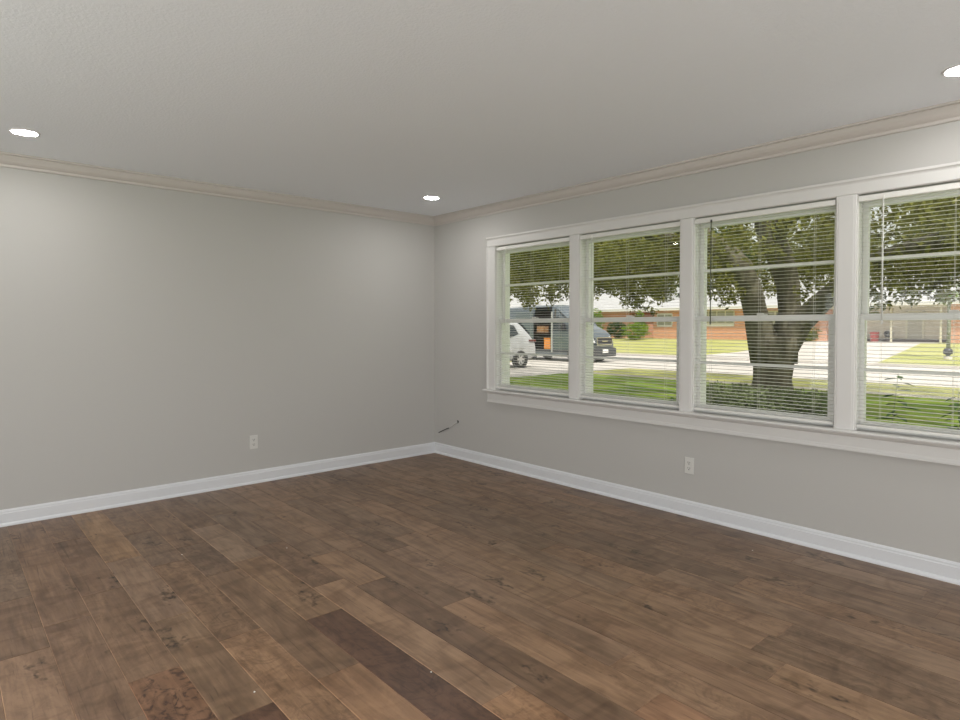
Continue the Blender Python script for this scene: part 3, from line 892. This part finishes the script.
def stalk(x, y, top, seed, label):
    r = random.Random(seed)
    t = thing('leafy_stalk', (x, y, GZ), label, 'plant', 'leafy stalks close outside the window')
    pts = [(x, y, GZ), (x + r.gauss(0, .02), y + r.gauss(0, .02), GZ + (top - GZ) * 0.5), (x + r.gauss(0, .04), y + r.gauss(0, .04), top)]
    MB().tube(pts, [0.007, 0.005, 0.002], 6).build('stem', M['pole_bark'], t, smooth=True)
    lf = MB()
    n = 34
    for k in range(n):
        f = 0.18 + 0.82 * k / n
        px = [pts[0][i] + (pts[2][i] - pts[0][i]) * f for i in range(3)]
        a = k * 2.4 + r.uniform(-.4, .4)
        L = (0.25 - 0.11 * f) * r.uniform(0.8, 1.2)
        d = Vector((math.cos(a), math.sin(a), r.uniform(-0.5, 0.35))).normalized()
        sdv = d.cross(Vector((0, 0, 1))).normalized() * L * 0.2
        p0 = Vector(px)
        lf.add([p0, p0 + d * L * 0.5 + sdv, p0 + d * L - Vector((0, 0, L * 0.15)), p0 + d * L * 0.5 - sdv], [(0, 1, 2, 3)])
    lf.build('leaves', M['leaf_dark'], t)
stalk(2.9, -3.36, 0.88, 1, 'tallest leafy stalk outside the window with the pale wand')
stalk(2.95, -3.84, 0.74, 2, 'leafy stalk outside the pale-wand window, on the side away from the oak')
stalk(2.6, -2.98, 0.66, 3, 'short leafy stalk close to the mullion beside the pale-wand blind')
stalk(4.2, -0.26, 0.30, 4, 'low leafy sprig on the near lawn below the second window')

# ------------------------------------------------------------------ background trees and bushes
def crown(seed, n, per, size, rx, rz, z0):
    r = random.Random(seed)
    cs = []
    for k in range(n):
        u = Vector((r.gauss(0, 1), r.gauss(0, 1), r.gauss(0, 1))).normalized() * r.uniform(0.3, 1) ** 0.5
        cs.append((u.x * rx, u.y * rx, z0 + u.z * rz, r.uniform(0.9, 1.5)))
    return leaf_mesh('tree_foliage', cs, per, size, 1.2, seed)
big_a = crown(21, 190, 100, 0.24, 4.6, 5.6, 8.0)
big_b = crown(22, 190, 100, 0.22, 4.8, 5.4, 8.0)
big_a.materials.append(M['leaf_dark'])
big_b.materials.append(M['leaf_mid'])
BT = [('a', 60, 60, 1.05, 'dark green tree behind the roof above the parked silver vehicle'), ('b', 58, 48, 0.98, 'mid green tree behind the pale roof above the dark van'), ('b', 60, 37.6, 0.95, 'tree rising behind the pale roof, above the van nose'),
      ('a', 58, 26.6, 0.86, 'dark green tree in the gap between the two pale-roofed houses'), ('b', 62, 16.6, 0.86, 'mid green tree behind the pale roof, beyond the forked oak limbs'), ('a', 59, 6, 0.95, 'dark green tree behind the roof above the carport'), ('b', 60, -5, 0.98, 'mid green tree behind the brick end of the carport house'), ('a', 59, -15.5, 1.0, 'dark green tree beyond the far end of the carport house')]
for kind, x, y, s, lab in BT:
    t = thing('background_tree', (x, y, 0.3), lab, 'tree', 'trees behind the houses')
    MB().tube([(x, y, 0.2), (x + .1, y, 3.0), (x, y + .2, 6.5)], [0.35, 0.25, 0.1], 8).build('trunk', M['bark'], t, smooth=True)
    f = foliage(big_a if kind == 'a' else big_b, None, t, loc=True)
    f.scale = (s, s, s)
    f.rotation_euler = (0, 0, y)

def bush(name, x, y, z, rx, rz, m, seed, label, cat='bush', n=60, per=60, size=0.07):
    t = thing(name, (x, y, z), label, cat)
    r = random.Random(seed)
    cs = []
    for k in range(n):
        u = Vector((r.gauss(0, 1), r.gauss(0, 1), r.gauss(0, 1))).normalized() * r.uniform(0.3, 1) ** 0.5
        cs.append((x + u.x * rx, y + u.y * rx, z + rz + u.z * rz * 0.92, r.uniform(0.2, 0.35)))
    foliage(leaf_mesh('bush_foliage', cs, per, size, 0.3, seed), m, t)
    for k in range(5):
        a = k * 1.05
        MB().tube([(x + .08 * math.cos(a), y + .08 * math.sin(a), z - 0.02), (x + rx * .5 * math.cos(a), y + rx * .5 * math.sin(a), z + rz * 1.1)], [0.03, 0.01], 5).build('stem', M['bark'], t)
bush('round_bush', 39.0, 23.9, 0.22, 1.1, 0.75, M['leaf_bright'], 31, 'bright green round bush on the lawn across the street')
bush('shrub', 40.0, 26.5, 0.26, 0.9, 0.75, M['leaf_dark'], 32, 'dark green shrub beside the bright round bush')
bush('shrub', 40.6, 10.55 + 0.9, 0.3, 0.85, 0.55, M['leaf_mid'], 33, 'green shrub against the brick beside the driveway opposite')
bush('small_tree', 40.6, 29.2, 0.3, 0.7, 1.35, M['leaf_bright'], 34, 'yellow-green small tree before the pale roof behind the van', 'tree')
bush('small_tree', 41.2, 25.0, 0.3, 0.5, 1.25, M['leaf_bright'], 35, 'yellow-green small tree behind the bright round bush', 'tree')

t = thing('street_tree', (30.8, 1.62, zf(30.8)), 'slender pale young tree on the lawn across the street', 'tree')
MB().tube([(30.8, 1.62, zf(30.8) - 0.02), (30.82, 1.60, 1.3), (30.8, 1.62, 3.6)], [0.085, 0.075, 0.045], 10).build('trunk', M['pole_bark'], t, smooth=True)
MB().lathe([(0.001, 0.0), (0.17, 0.0), (0.16, 0.14), (0.12, 0.15), (0.1, 0.03)], (30.8, 1.62, zf(30.8)), n=14).build('base_collar', M['concrete'], t)
MB().lathe([(0.09, 0.2), (0.17, 0.24), (0.19, 0.36), (0.15, 0.46), (0.08, 0.5)], (30.8, 1.62, zf(30.8)), n=14).build('trunk_guard', M['black_metal'], t, smooth=True)
r = random.Random(41)
cs = [(30.8 + r.gauss(0, .28), 1.62 + r.gauss(0, .28), r.uniform(2.4, 4.4), r.uniform(0.18, 0.3)) for k in range(26)]
foliage(leaf_mesh('street_tree_foliage', cs, 60, 0.06, 0.3, 42), M['leaf_bright'], t)

# ------------------------------------------------------------------ houses across the street
def hip_roof(parent, x0, x1, y0, y1, ze, zr, hip):
    xm = (x0 + x1) / 2
    v = [(x0, y0, ze), (x1, y0, ze), (x1, y1, ze), (x0, y1, ze), (xm, y0 + hip, zr), (xm, y1 - hip, zr)]
    v += [(a, b, c - 0.10) for a, b, c in v[:4]]
    f = [(0, 1, 4), (1, 2, 5, 4), (2, 3, 5), (3, 0, 4, 5), (6, 9, 8, 7), (0, 6, 7, 1), (1, 7, 8, 2), (2, 8, 9, 3), (3, 9, 6, 0)]
    return MB().add(v, f).build('roof', M['shingle'], parent)
def fascia(parent, x0, x1, y0, y1, ze):
    m_ = MB()
    m_.box(x0 - 0.03, x0, y0, y1, ze - 0.20, ze + 0.02).box(x1, x1 + 0.03, y0, y1, ze - 0.20, ze + 0.02)
    m_.box(x0, x1, y0 - 0.03, y0, ze - 0.20, ze + 0.02).box(x0, x1, y1, y1 + 0.03, ze - 0.20, ze + 0.02)
    return m_.build('fascia', M['fascia'], parent)
def house_window(parent, x, y0, y1, z0, z1, cols=3, rows=2, fm='fascia'):
    m_ = MB()
    m_.box(x - 0.06, x + 0.02, y0, y1, z0 - 0.12, z0).box(x - 0.06, x + 0.02, y0, y1, z1, z1 + 0.1)
    for k in range(cols + 1):
        y = y0 + (y1 - y0) * k / cols
        m_.box(x - 0.05, x + 0.02, y - 0.04, y + 0.04, z0, z1)
    for k in range(1, rows):
        z = z0 + (z1 - z0) * k / rows
        m_.box(x - 0.045, x + 0.02, y0, y1, z - 0.025, z + 0.025)
    f = m_.build('window', M[fm], parent)
    MB().box(x - 0.015, x + 0.01, y0, y1, z0, z1).build('pane', M['pane_far'], f)
    return f
FX = 42.0
hb = thing('carport_house', (46, 5, 0.33), 'long pale-roofed brick house with carport across the street, behind the oak', 'house')
wl = MB()
wl.box(FX, FX + 8, 10.6, 24.2, 0.2, 2.75)
wl.box(FX + 1.3, FX + 8, 3.7, 10.6, 0.2, 2.75)
wl.box(FX, FX + 8, -16, 3.7, 0.2, 2.75)
wl.build('wall', M['brick'], hb)
hip_roof(hb, FX - 0.6, FX + 8.6, -16.6, 24.9, 2.86, 5.25, 7.6)
fascia(hb, FX - 0.6, FX + 8.6, -16.6, 24.9, 2.86)
MB().box(FX - 0.5, FX + 8.4, -16.4, 24.7, 2.70, 2.76).build('soffit', M['house_trim'], hb)
house_window(hb, FX, 17.1, 20.6, 1.62, 2.52, 5, 2, 'house_trim')
MB().box(FX - 0.05, FX + 0.01, 17.1, 21.0, 1.34, 1.62).build('sill_panel', M['fascia'], hb)
house_window(hb, FX, 22.4, 23.8, 1.45, 2.35, 2, 2)
house_window(hb, FX, 12.9, 14.6, 1.2, 2.4, 3, 2, 'house_trim')
house_window(hb, FX, -2.5, 0.5, 1.2, 2.4, 3, 2)
MB().box(FX + 1.22, FX + 1.3, 3.7, 10.6, 0.33, 2.7).build('carport_wall', M['siding'], hb)
d_ = MB().box(FX + 1.17, FX + 1.23, 5.35, 6.15, 0.36, 2.25).build('door', M['door_grey'], hb)
MB().lathe([(0.001, -0.06), (0.035, -0.05), (0.035, -0.02), (0.02, 0)], (FX + 1.17, 6.05, 1.3), 'x', 10).build('door_knob', M['chrome'], d_)
fr = MB()
fr.box(FX + 1.15, FX + 1.24, 5.25, 5.35, 0.34, 2.35).box(FX + 1.15, FX + 1.24, 6.15, 6.25, 0.34, 2.35).box(FX + 1.15, FX + 1.24, 5.25, 6.25, 2.25, 2.35)
fr.build('door_frame', M['house_trim'], hb)
for y in (6.75, 4.15):
    MB().box(FX - 0.08, FX + 0.04, y - 0.05, y + 0.05, 0.3, 2.72).build('post', M['house_trim'], hb)
MB().box(FX + 1.14, FX + 1.24, 3.72, 10.58, 0.33, 0.55).build('base_course', M['dark_brown'], hb)
MB().box(FX - 0.12, FX + 0.02, 3.72, 10.6, 2.5, 2.70).build('beam', M['siding'], hb)
MB().box(46.2, 47.0, 8.6, 9.4, 4.4, 6.0).build('chimney', M['brick'], hb)

ha = thing('brick_house', (46, 38, 0.33), 'pale-roofed brick house across the street, behind the parked vehicles', 'house')
MB().box(FX, FX + 9, 26.6, 56, 0.2, 2.75).build('wall', M['brick'], ha)
hip_roof(ha, FX - 0.6, FX + 9.6, 26.0, 56.6, 2.86, 5.9, 6.5)
fascia(ha, FX - 0.6, FX + 9.6, 26.0, 56.6, 2.86)
MB().box(FX - 0.5, FX + 9.4, 26.2, 56.4, 2.70, 2.76).build('soffit', M['house_trim'], ha)
house_window(ha, FX, 29.6, 31.2, 1.2, 2.4, 2, 2)
house_window(ha, FX, 35, 38, 1.2, 2.4, 3, 2)
d_ = MB().box(FX - 0.04, FX + 0.02, 32.4, 33.4, 0.33, 2.4).build('door', M['fascia'], ha)
MB().lathe([(0.001, -0.06), (0.035, -0.05), (0.035, -0.02), (0.02, 0)], (FX - 0.04, 32.55, 1.3), 'x', 10).build('door_knob', M['chrome'], d_)

def bin_(x, y, h, r_, m_, label, name='bin', cat='bin', group=None):
    t = thing(name, (x, y, 0.336), label, cat, group)
    MB().lathe([(0.001, 0.0), (r_ * 0.85, 0.0), (r_, h * 0.9), (r_ * 1.06, h * 0.9), (r_ * 1.06, h * 0.93)], (x, y, 0.336), n=16).build('body', m_, t, smooth=False)
    MB().lathe([(r_ * 1.08, h * 0.92), (r_ * 1.0, h * 1.0), (r_ * 0.25, h * 1.04), (0.001, h * 1.04)], (x, y, 0.336), n=16).build('lid', m_, t)
bin_(42.6, 7.85, 0.62, 0.26, M['red'], 'larger red bin under the carport across the street', group='red bins in the carport')
bin_(42.7, 8.75, 0.50, 0.22, M['red'], 'smaller red bin deeper in the carport, away from the door', group='red bins in the carport')
g_ = thing('barbecue_grill', (42.6, 7.05, 0.336), 'small black barbecue grill beside the red bins in the carport', 'grill')
MB().lathe([(0.001, 0.30), (0.18, 0.33), (0.27, 0.47), (0.27, 0.50)], (42.6, 7.05, 0.336), n=16).build('bowl', M['black_metal'], g_, smooth=True)
MB().lathe([(0.28, 0.50), (0.24, 0.66), (0.10, 0.74), (0.001, 0.75)], (42.6, 7.05, 0.336), n=16).build('lid', M['black_metal'], g_, smooth=True)
for k in range(3):
    a = 2 * PI * k / 3
    MB().tube([(42.6 + .13 * math.cos(a), 7.05 + .13 * math.sin(a), 0.336 + .36), (42.6 + .26 * math.cos(a), 7.05 + .26 * math.sin(a), 0.336)], 0.015, 6).build('leg', M['black_metal'], g_)

# ------------------------------------------------------------------ vehicles
def loft(stations, ring_fn, name, m, parent, closed=True, skip=None, subsurf=0, solid=0.0, smooth=True):
    rings = [ring_fn(s) for s in stations]
    n = len(rings[0])
    vs = [p for r_ in rings for p in r_]
    fs = []
    for i in range(len(rings) - 1):
        for j in range(n if closed else n - 1):
            if skip and skip(i, j):
                continue
            j2 = (j + 1) % n
            fs.append((i * n + j, i * n + j2, (i + 1) * n + j2, (i + 1) * n + j))
    if closed:
        fs.append(tuple(range(n))[::-1])
        fs.append(tuple(range((len(rings) - 1) * n, len(rings) * n)))
    mb = MB().add(vs, fs)
    o = mb.build(name, m, parent, smooth=smooth)
    if solid:
        s = o.modifiers.new('solid', 'SOLIDIFY')
        s.thickness = solid
        s.offset = 0
    if subsurf:
        s = o.modifiers.new('sub', 'SUBSURF')
        s.levels = s.render_levels = subsurf
    return o

def wheel(parent, c, axis, r_, wd, out, spokes=6):
    """out: +1/-1, which side along axis faces outwards"""
    ty = MB()
    prof = [(r_ * 0.62, -wd / 2), (r_ * 0.9, -wd / 2), (r_, -wd / 2 + 0.03), (r_, wd / 2 - 0.03), (r_ * 0.9, wd / 2), (r_ * 0.62, wd / 2), (r_ * 0.60, 0.0), (r_ * 0.62, -wd / 2)]
    w_ = ty.lathe(prof, c, axis, 28).build('wheel', M['tyre'], parent, smooth=True)
    rm = MB()
    h = out * wd * 0.42
    rm.lathe([(r_ * 0.63, h * 0.2), (r_ * 0.63, h), (r_ * 0.54, h), (r_ * 0.54, h * 0.3)], c, axis, 28)
    rm.lathe([(0.001, h), (r_ * 0.16, h), (r_ * 0.18, h * 0.5)], c, axis, 16)
    for k in range(spokes):
        a = 2 * PI * k / spokes
        q = []
        for rr, ww in ((r_ * 0.12, r_ * 0.09), (r_ * 0.57, r_ * 0.11)):
            for s in (-1, 1):
                u = rr * math.cos(a) - s * ww * math.sin(a)
                v = rr * math.sin(a) + s * ww * math.cos(a)
                for hh in (h * 0.95, h * 0.55):
                    q.append({'y': (c[0] + u, c[1] + hh, c[2] + v), 'x': (c[0] + hh, c[1] + u, c[2] + v)}[axis])
        rm.add(q, [(0, 2, 6, 4), (1, 5, 7, 3), (0, 4, 5, 1), (2, 3, 7, 6), (0, 1, 3, 2), (4, 6, 7, 5)])
    rm.build('rim', M['alloy'], w_)
    return w_

# --- silver SUV on the driveway, tail towards the street (+x)
sv = thing('silver_suv', (12.3, 13.1, GZ), 'silver-white car parked on the near driveway, its tail towards the dark van', 'car')
YC, HW = 13.12, 0.93
# x, z bottom, z belt, z top, half width scale, roof half width
ST = [(9.72, 0.05, 0.36, 0.40, 0.80, 0.70), (9.85, -0.08, 0.46, 0.52, 0.93, 0.80), (10.3, -0.10, 0.58, 0.64, 1.0, 0.86), (11.0, -0.10, 0.62, 0.74, 1.0, 0.86), (11.75, -0.10, 0.68, 1.36, 1.0, 0.78), (12.3, -0.10, 0.72, 1.56, 1.0, 0.76),
      (13.3, -0.10, 0.78, 1.62, 1.0, 0.76), (13.85, -0.09, 0.80, 1.56, 1.0, 0.76), (14.25, -0.06, 0.78, 1.16, 0.99, 0.82), (14.52, 0.0, 0.72, 0.80, 0.97, 0.90), (14.60, 0.03, 0.55, 0.62, 0.94, 0.92), (14.62, 0.06, 0.36, 0.40, 0.90, 0.88)]
def suv_ring(s):
    x, zb, zl, zt, k, rw = s
    w_ = HW * k
    r_ = HW * rw
    return [(x, YC - w_ * 0.9, zb), (x, YC - w_, zb + 0.12), (x, YC - w_ * 1.0, (zb + zl) / 2 + 0.1), (x, YC - w_ * 0.97, zl), (x, YC - r_ * 1.0, zt - 0.08 * min(1, (zt - zl) * 3)), (x, YC - r_ * 0.75, zt), (x, YC, zt + 0.02),
            (x, YC + r_ * 0.75, zt), (x, YC + r_ * 1.0, zt - 0.08 * min(1, (zt - zl) * 3)), (x, YC + w_ * 0.97, zl), (x, YC + w_ * 1.0, (zb + zl) / 2 + 0.1), (x, YC + w_, zb + 0.12), (x, YC + w_ * 0.9, zb)]
loft(ST, suv_ring, 'body', M['car_white'], sv, subsurf=1)
for s in (-1, 1):
    q = []
    def sp(x, z, yb, yt):
        f = (z - 0.76) / 0.76
        return (x, YC + s * (HW * (0.975 + (0.755 - 0.975) * f) + 0.012), z)
    pts = [(11.3, 0.84), (12.0, 1.34), (13.0, 1.42), (13.45, 1.36), (13.62, 1.02), (13.2, 0.90), (12.0, 0.86)]
    v = [sp(x, z, 0, 0) for x, z in pts]
    v2 = [(a, b - s * 0.03, c) for a, b, c in v]
    k = len(v)
    MB().add(v + v2, [tuple(range(k)), tuple(range(k, 2 * k))[::-1]] + [(i, (i + 1) % k, k + (i + 1) % k, k + i) for i in range(k)]).build('side_window', M['car_glass'], sv)
    MB().box(14.18, 14.56, YC + s * 0.84, YC + s * 0.935, 0.70, 0.79).build('tail_lamp', M['tail_lamp'], sv, bevel=0.02)
    MB().box(9.75, 10.05, YC + s * 0.62, YC + s * 0.90, 0.34, 0.48).build('head_lamp', M['head_lamp'], sv, bevel=0.03)
    for xw in (10.72, 13.66):
        # dark wheel arch then the wheel
        MB().lathe([(0.001, 0.0), (0.43, 0.0), (0.43, s * 0.006), (0.001, s * 0.006)], (xw, YC + s * 0.915, 0.02), 'y', 28).build('wheel_arch', M['van_trim'], sv)
        wheel(sv, (xw, YC + s * 0.85, GZ + 0.355), 'y', 0.355, 0.22, s)
v = [(13.97, YC - 0.58, 1.48), (13.97, YC + 0.58, 1.48), (14.40, YC + 0.70, 1.02), (14.40, YC - 0.70, 1.02)]
v2 = [(a + 0.03, b, c + 0.035) for a, b, c in v]
MB().add(v + v2, [(0, 1, 2, 3), (7, 6, 5, 4), (0, 4, 5, 1), (1, 5, 6, 2), (2, 6, 7, 3), (3, 7, 4, 0)]).build('rear_window', M['car_glass'], sv)
MB().box(14.50, 14.70, YC - 0.86, YC + 0.86, 0.0, 0.18).build('bumper', M['van_trim'], sv, bevel=0.04)
MB().box(14.62, 14.66, YC - 0.16, YC + 0.16, 0.42, 0.54).build('number_plate', M['number_plate'], sv)

# --- dark slate van in the street, nose towards -y, sliding side door open towards the house
vn = thing('cargo_van', (20.05, 15.5, GZ), 'dark slate van in the street with its side door slid open', 'van')
VX = 20.05
VS = [(18.75, -0.10, 2.20, 0.97, 0.86), (18.65, -0.12, 2.34, 1.0, 0.88), (16.55, -0.12, 2.40, 1.0, 0.88), (15.40, -0.12, 2.40, 1.0, 0.88), (15.10, -0.12, 2.36, 1.0, 0.87), (14.65, -0.12, 2.00, 1.0, 0.86), (14.2, -0.12, 1.60, 1.0, 0.88), (13.92, -0.12, 1.36, 0.99, 0.90),
      (13.45, -0.12, 1.17, 0.97, 0.88), (13.18, -0.10, 0.98, 0.94, 0.86), (13.02, -0.06, 0.72, 0.90, 0.84), (12.98, 0.0, 0.45, 0.88, 0.82)]
def van_ring(s):
    y, zb, zt, k, rw = s
    w_ = 1.0 * k
    belt = min(1.10, zt - 0.12)
    return [(VX - w_ * .97, y, zb), (VX - w_, y, zb + 0.25), (VX - w_, y, belt), (VX - rw * 1.0, y, zt - 0.10 if zt > 1.5 else zt - 0.05), (VX - rw * 0.82, y, zt), (VX, y, zt + 0.03),
            (VX + rw * 0.82, y, zt), (VX + rw * 1.0, y, zt - 0.10 if zt > 1.5 else zt - 0.05), (VX + w_, y, belt), (VX + w_, y, zb + 0.25), (VX + w_ * .97, y, zb)]
loft(VS, van_ring, 'body', M['van_slate'], vn, skip=lambda i, j: i == 2 and j in (1, 2), smooth=False)
# lining of the load space seen through the door
li = MB()
li.box(19.1, 20.98, 15.15, 15.19, 0.05, 2.2).box(20.9, 20.94, 15.15, 18.4, 0.05, 2.2).box(19.1, 20.98, 15.15, 18.4, 0.02, 0.06)
li.build('load_space', M['van_inside'], vn)
MB().box(19.08, 19.55, 15.6, 16.5, 0.98, 1.02).box(19.4, 20.6, 15.22, 15.6, 1.05, 1.09).build('shelf', M['dark_brown'], vn)
MB().box(18.93, 18.99, 16.5, 17.75, 0.05, 2.1).build('sliding_door', M['van_slate'], vn, bevel=0.02)
MB().box(19.00, 19.06, 15.25, 15.33, 0.05, 2.05).build('door_pillar', M['alloy'], vn)
def van_patch(name, pts, m, parent=vn):
    k = len(pts)
    v2 = [(x - 0.02, y, z) for x, y, z in pts]
    return MB().add(list(pts) + v2, [tuple(range(k)), tuple(range(k, 2 * k))[::-1]] + [(i, (i + 1) % k, k + (i + 1) % k, k + i) for i in range(k)]).build(name, m, parent)
van_patch('cab_window', [(19.055, 15.3, 1.12), (19.165, 15.27, 1.92), (19.17, 14.98, 1.88), (19.06, 14.34, 1.16), (19.055, 14.41, 1.12)], M['car_glass'])
ws = [(VX - .86, 15.22, 2.24), (VX + .86, 15.22, 2.24), (VX + .95, 14.08, 1.38), (VX - .95, 14.08, 1.38)]
v2 = [(a, b - 0.05, c + 0.05) for a, b, c in ws]
MB().add(ws + v2, [(0, 1, 2, 3), (7, 6, 5, 4), (0, 4, 5, 1), (1, 5, 6, 2), (2, 6, 7, 3), (3, 7, 4, 0)]).build('windscreen', M['car_glass'], vn)
gr = MB().box(VX - 0.55, VX + 0.55, 12.86, 13.08, 0.46, 0.78).build('grille', M['black_metal'], vn, bevel=0.03)
sr = MB()
sr.box(VX - 0.60, VX + 0.60, 12.84, 12.96, 0.77, 0.81).box(VX - 0.60, VX + 0.60, 12.84, 12.96, 0.43, 0.47)
sr.box(VX - 0.60, VX - 0.56, 12.84, 12.96, 0.45, 0.80).box(VX + 0.56, VX + 0.60, 12.84, 12.96, 0.45, 0.80)
sr.build('grille_surround', M['chrome'], gr)
MB().box(VX - 0.22, VX + 0.22, 12.835, 12.91, 0.60, 0.66).build('badge_bar', M['chrome'], gr)
for s in (-1, 1):
    MB().add([(VX + s * .62, 12.92, 0.55), (VX + s * .93, 13.16, 0.62), (VX + s * .95, 13.36, 0.98), (VX + s * .66, 13.04, 0.82), (VX + s * .60, 13.06, 0.55), (VX + s * .90, 13.26, 0.60), (VX + s * .92, 13.46, 0.98), (VX + s * .64, 13.2, 0.84)],
             [(0, 1, 2, 3), (7, 6, 5, 4), (0, 4, 5, 1), (1, 5, 6, 2), (2, 6, 7, 3), (3, 7, 4, 0)]).build('head_lamp', M['head_lamp'], vn)
    mr = MB().box(VX + s * 1.02, VX + s * 1.24, 14.41, 14.56, 1.15, 1.48).build('wing_mirror', M['black_metal'], vn, bevel=0.03)
    for yw in (13.91, 17.35):
        MB().lathe([(0.001, 0.0), (0.43, 0.0), (0.43, s * 0.006), (0.001, s * 0.006)], (VX + s * 0.998, yw, 0.0), 'x', 24).build('wheel_arch', M['van_trim'], vn)
        wheel(vn, (VX + s * 0.925, yw, GZ - 0.05 + 0.36), 'x', 0.36, 0.24, s, 8)
MB().box(VX - 0.93, VX + 0.93, 12.82, 13.16, -0.12, 0.30).build('bumper', M['van_trim'], vn, bevel=0.06)
MB().box(VX - 0.20, VX + 0.20, 12.78, 12.82, 0.06, 0.24).build('number_plate', M['number_plate'], vn)
MB().box(19.04, 19.08, 14.26, 18.3, 0.08, 0.20).build('rub_strip', M['van_trim'], vn)

def crate(x, y, z, sx, sy, sz, label, mm=M['orange'], nm='orange_crate'):
    t = thing(nm, (x, y, z), label, 'crate')
    m_ = MB()
    th = 0.02
    m_.box(x - sx / 2, x + sx / 2, y - sy / 2, y + sy / 2, z, z + th)
    m_.box(x - sx / 2, x - sx / 2 + th, y - sy / 2, y + sy / 2, z, z + sz).box(x + sx / 2 - th, x + sx / 2, y - sy / 2, y + sy / 2, z, z + sz)
    m_.box(x - sx / 2, x + sx / 2, y - sy / 2, y - sy / 2 + th, z, z + sz).box(x - sx / 2, x + sx / 2, y + sy / 2 - th, y + sy / 2, z, z + sz)
    m_.build('body', mm, t, bevel=0.01)
    MB().box(x - sx / 2 - 0.015, x + sx / 2 + 0.015, y - sy / 2 - 0.015, y + sy / 2 + 0.015, z + sz, z + sz + 0.03).build('lid', mm, t, bevel=0.01)
crate(19.34, 15.66, 0.06, 0.45, 0.50, 0.66, 'tall orange crate on the floor inside the van side door')
crate(19.34, 16.2, 1.02, 0.35, 0.5, 0.30, 'small brown crate on the shelf inside the van side door', M['cardboard'], 'brown_crate')
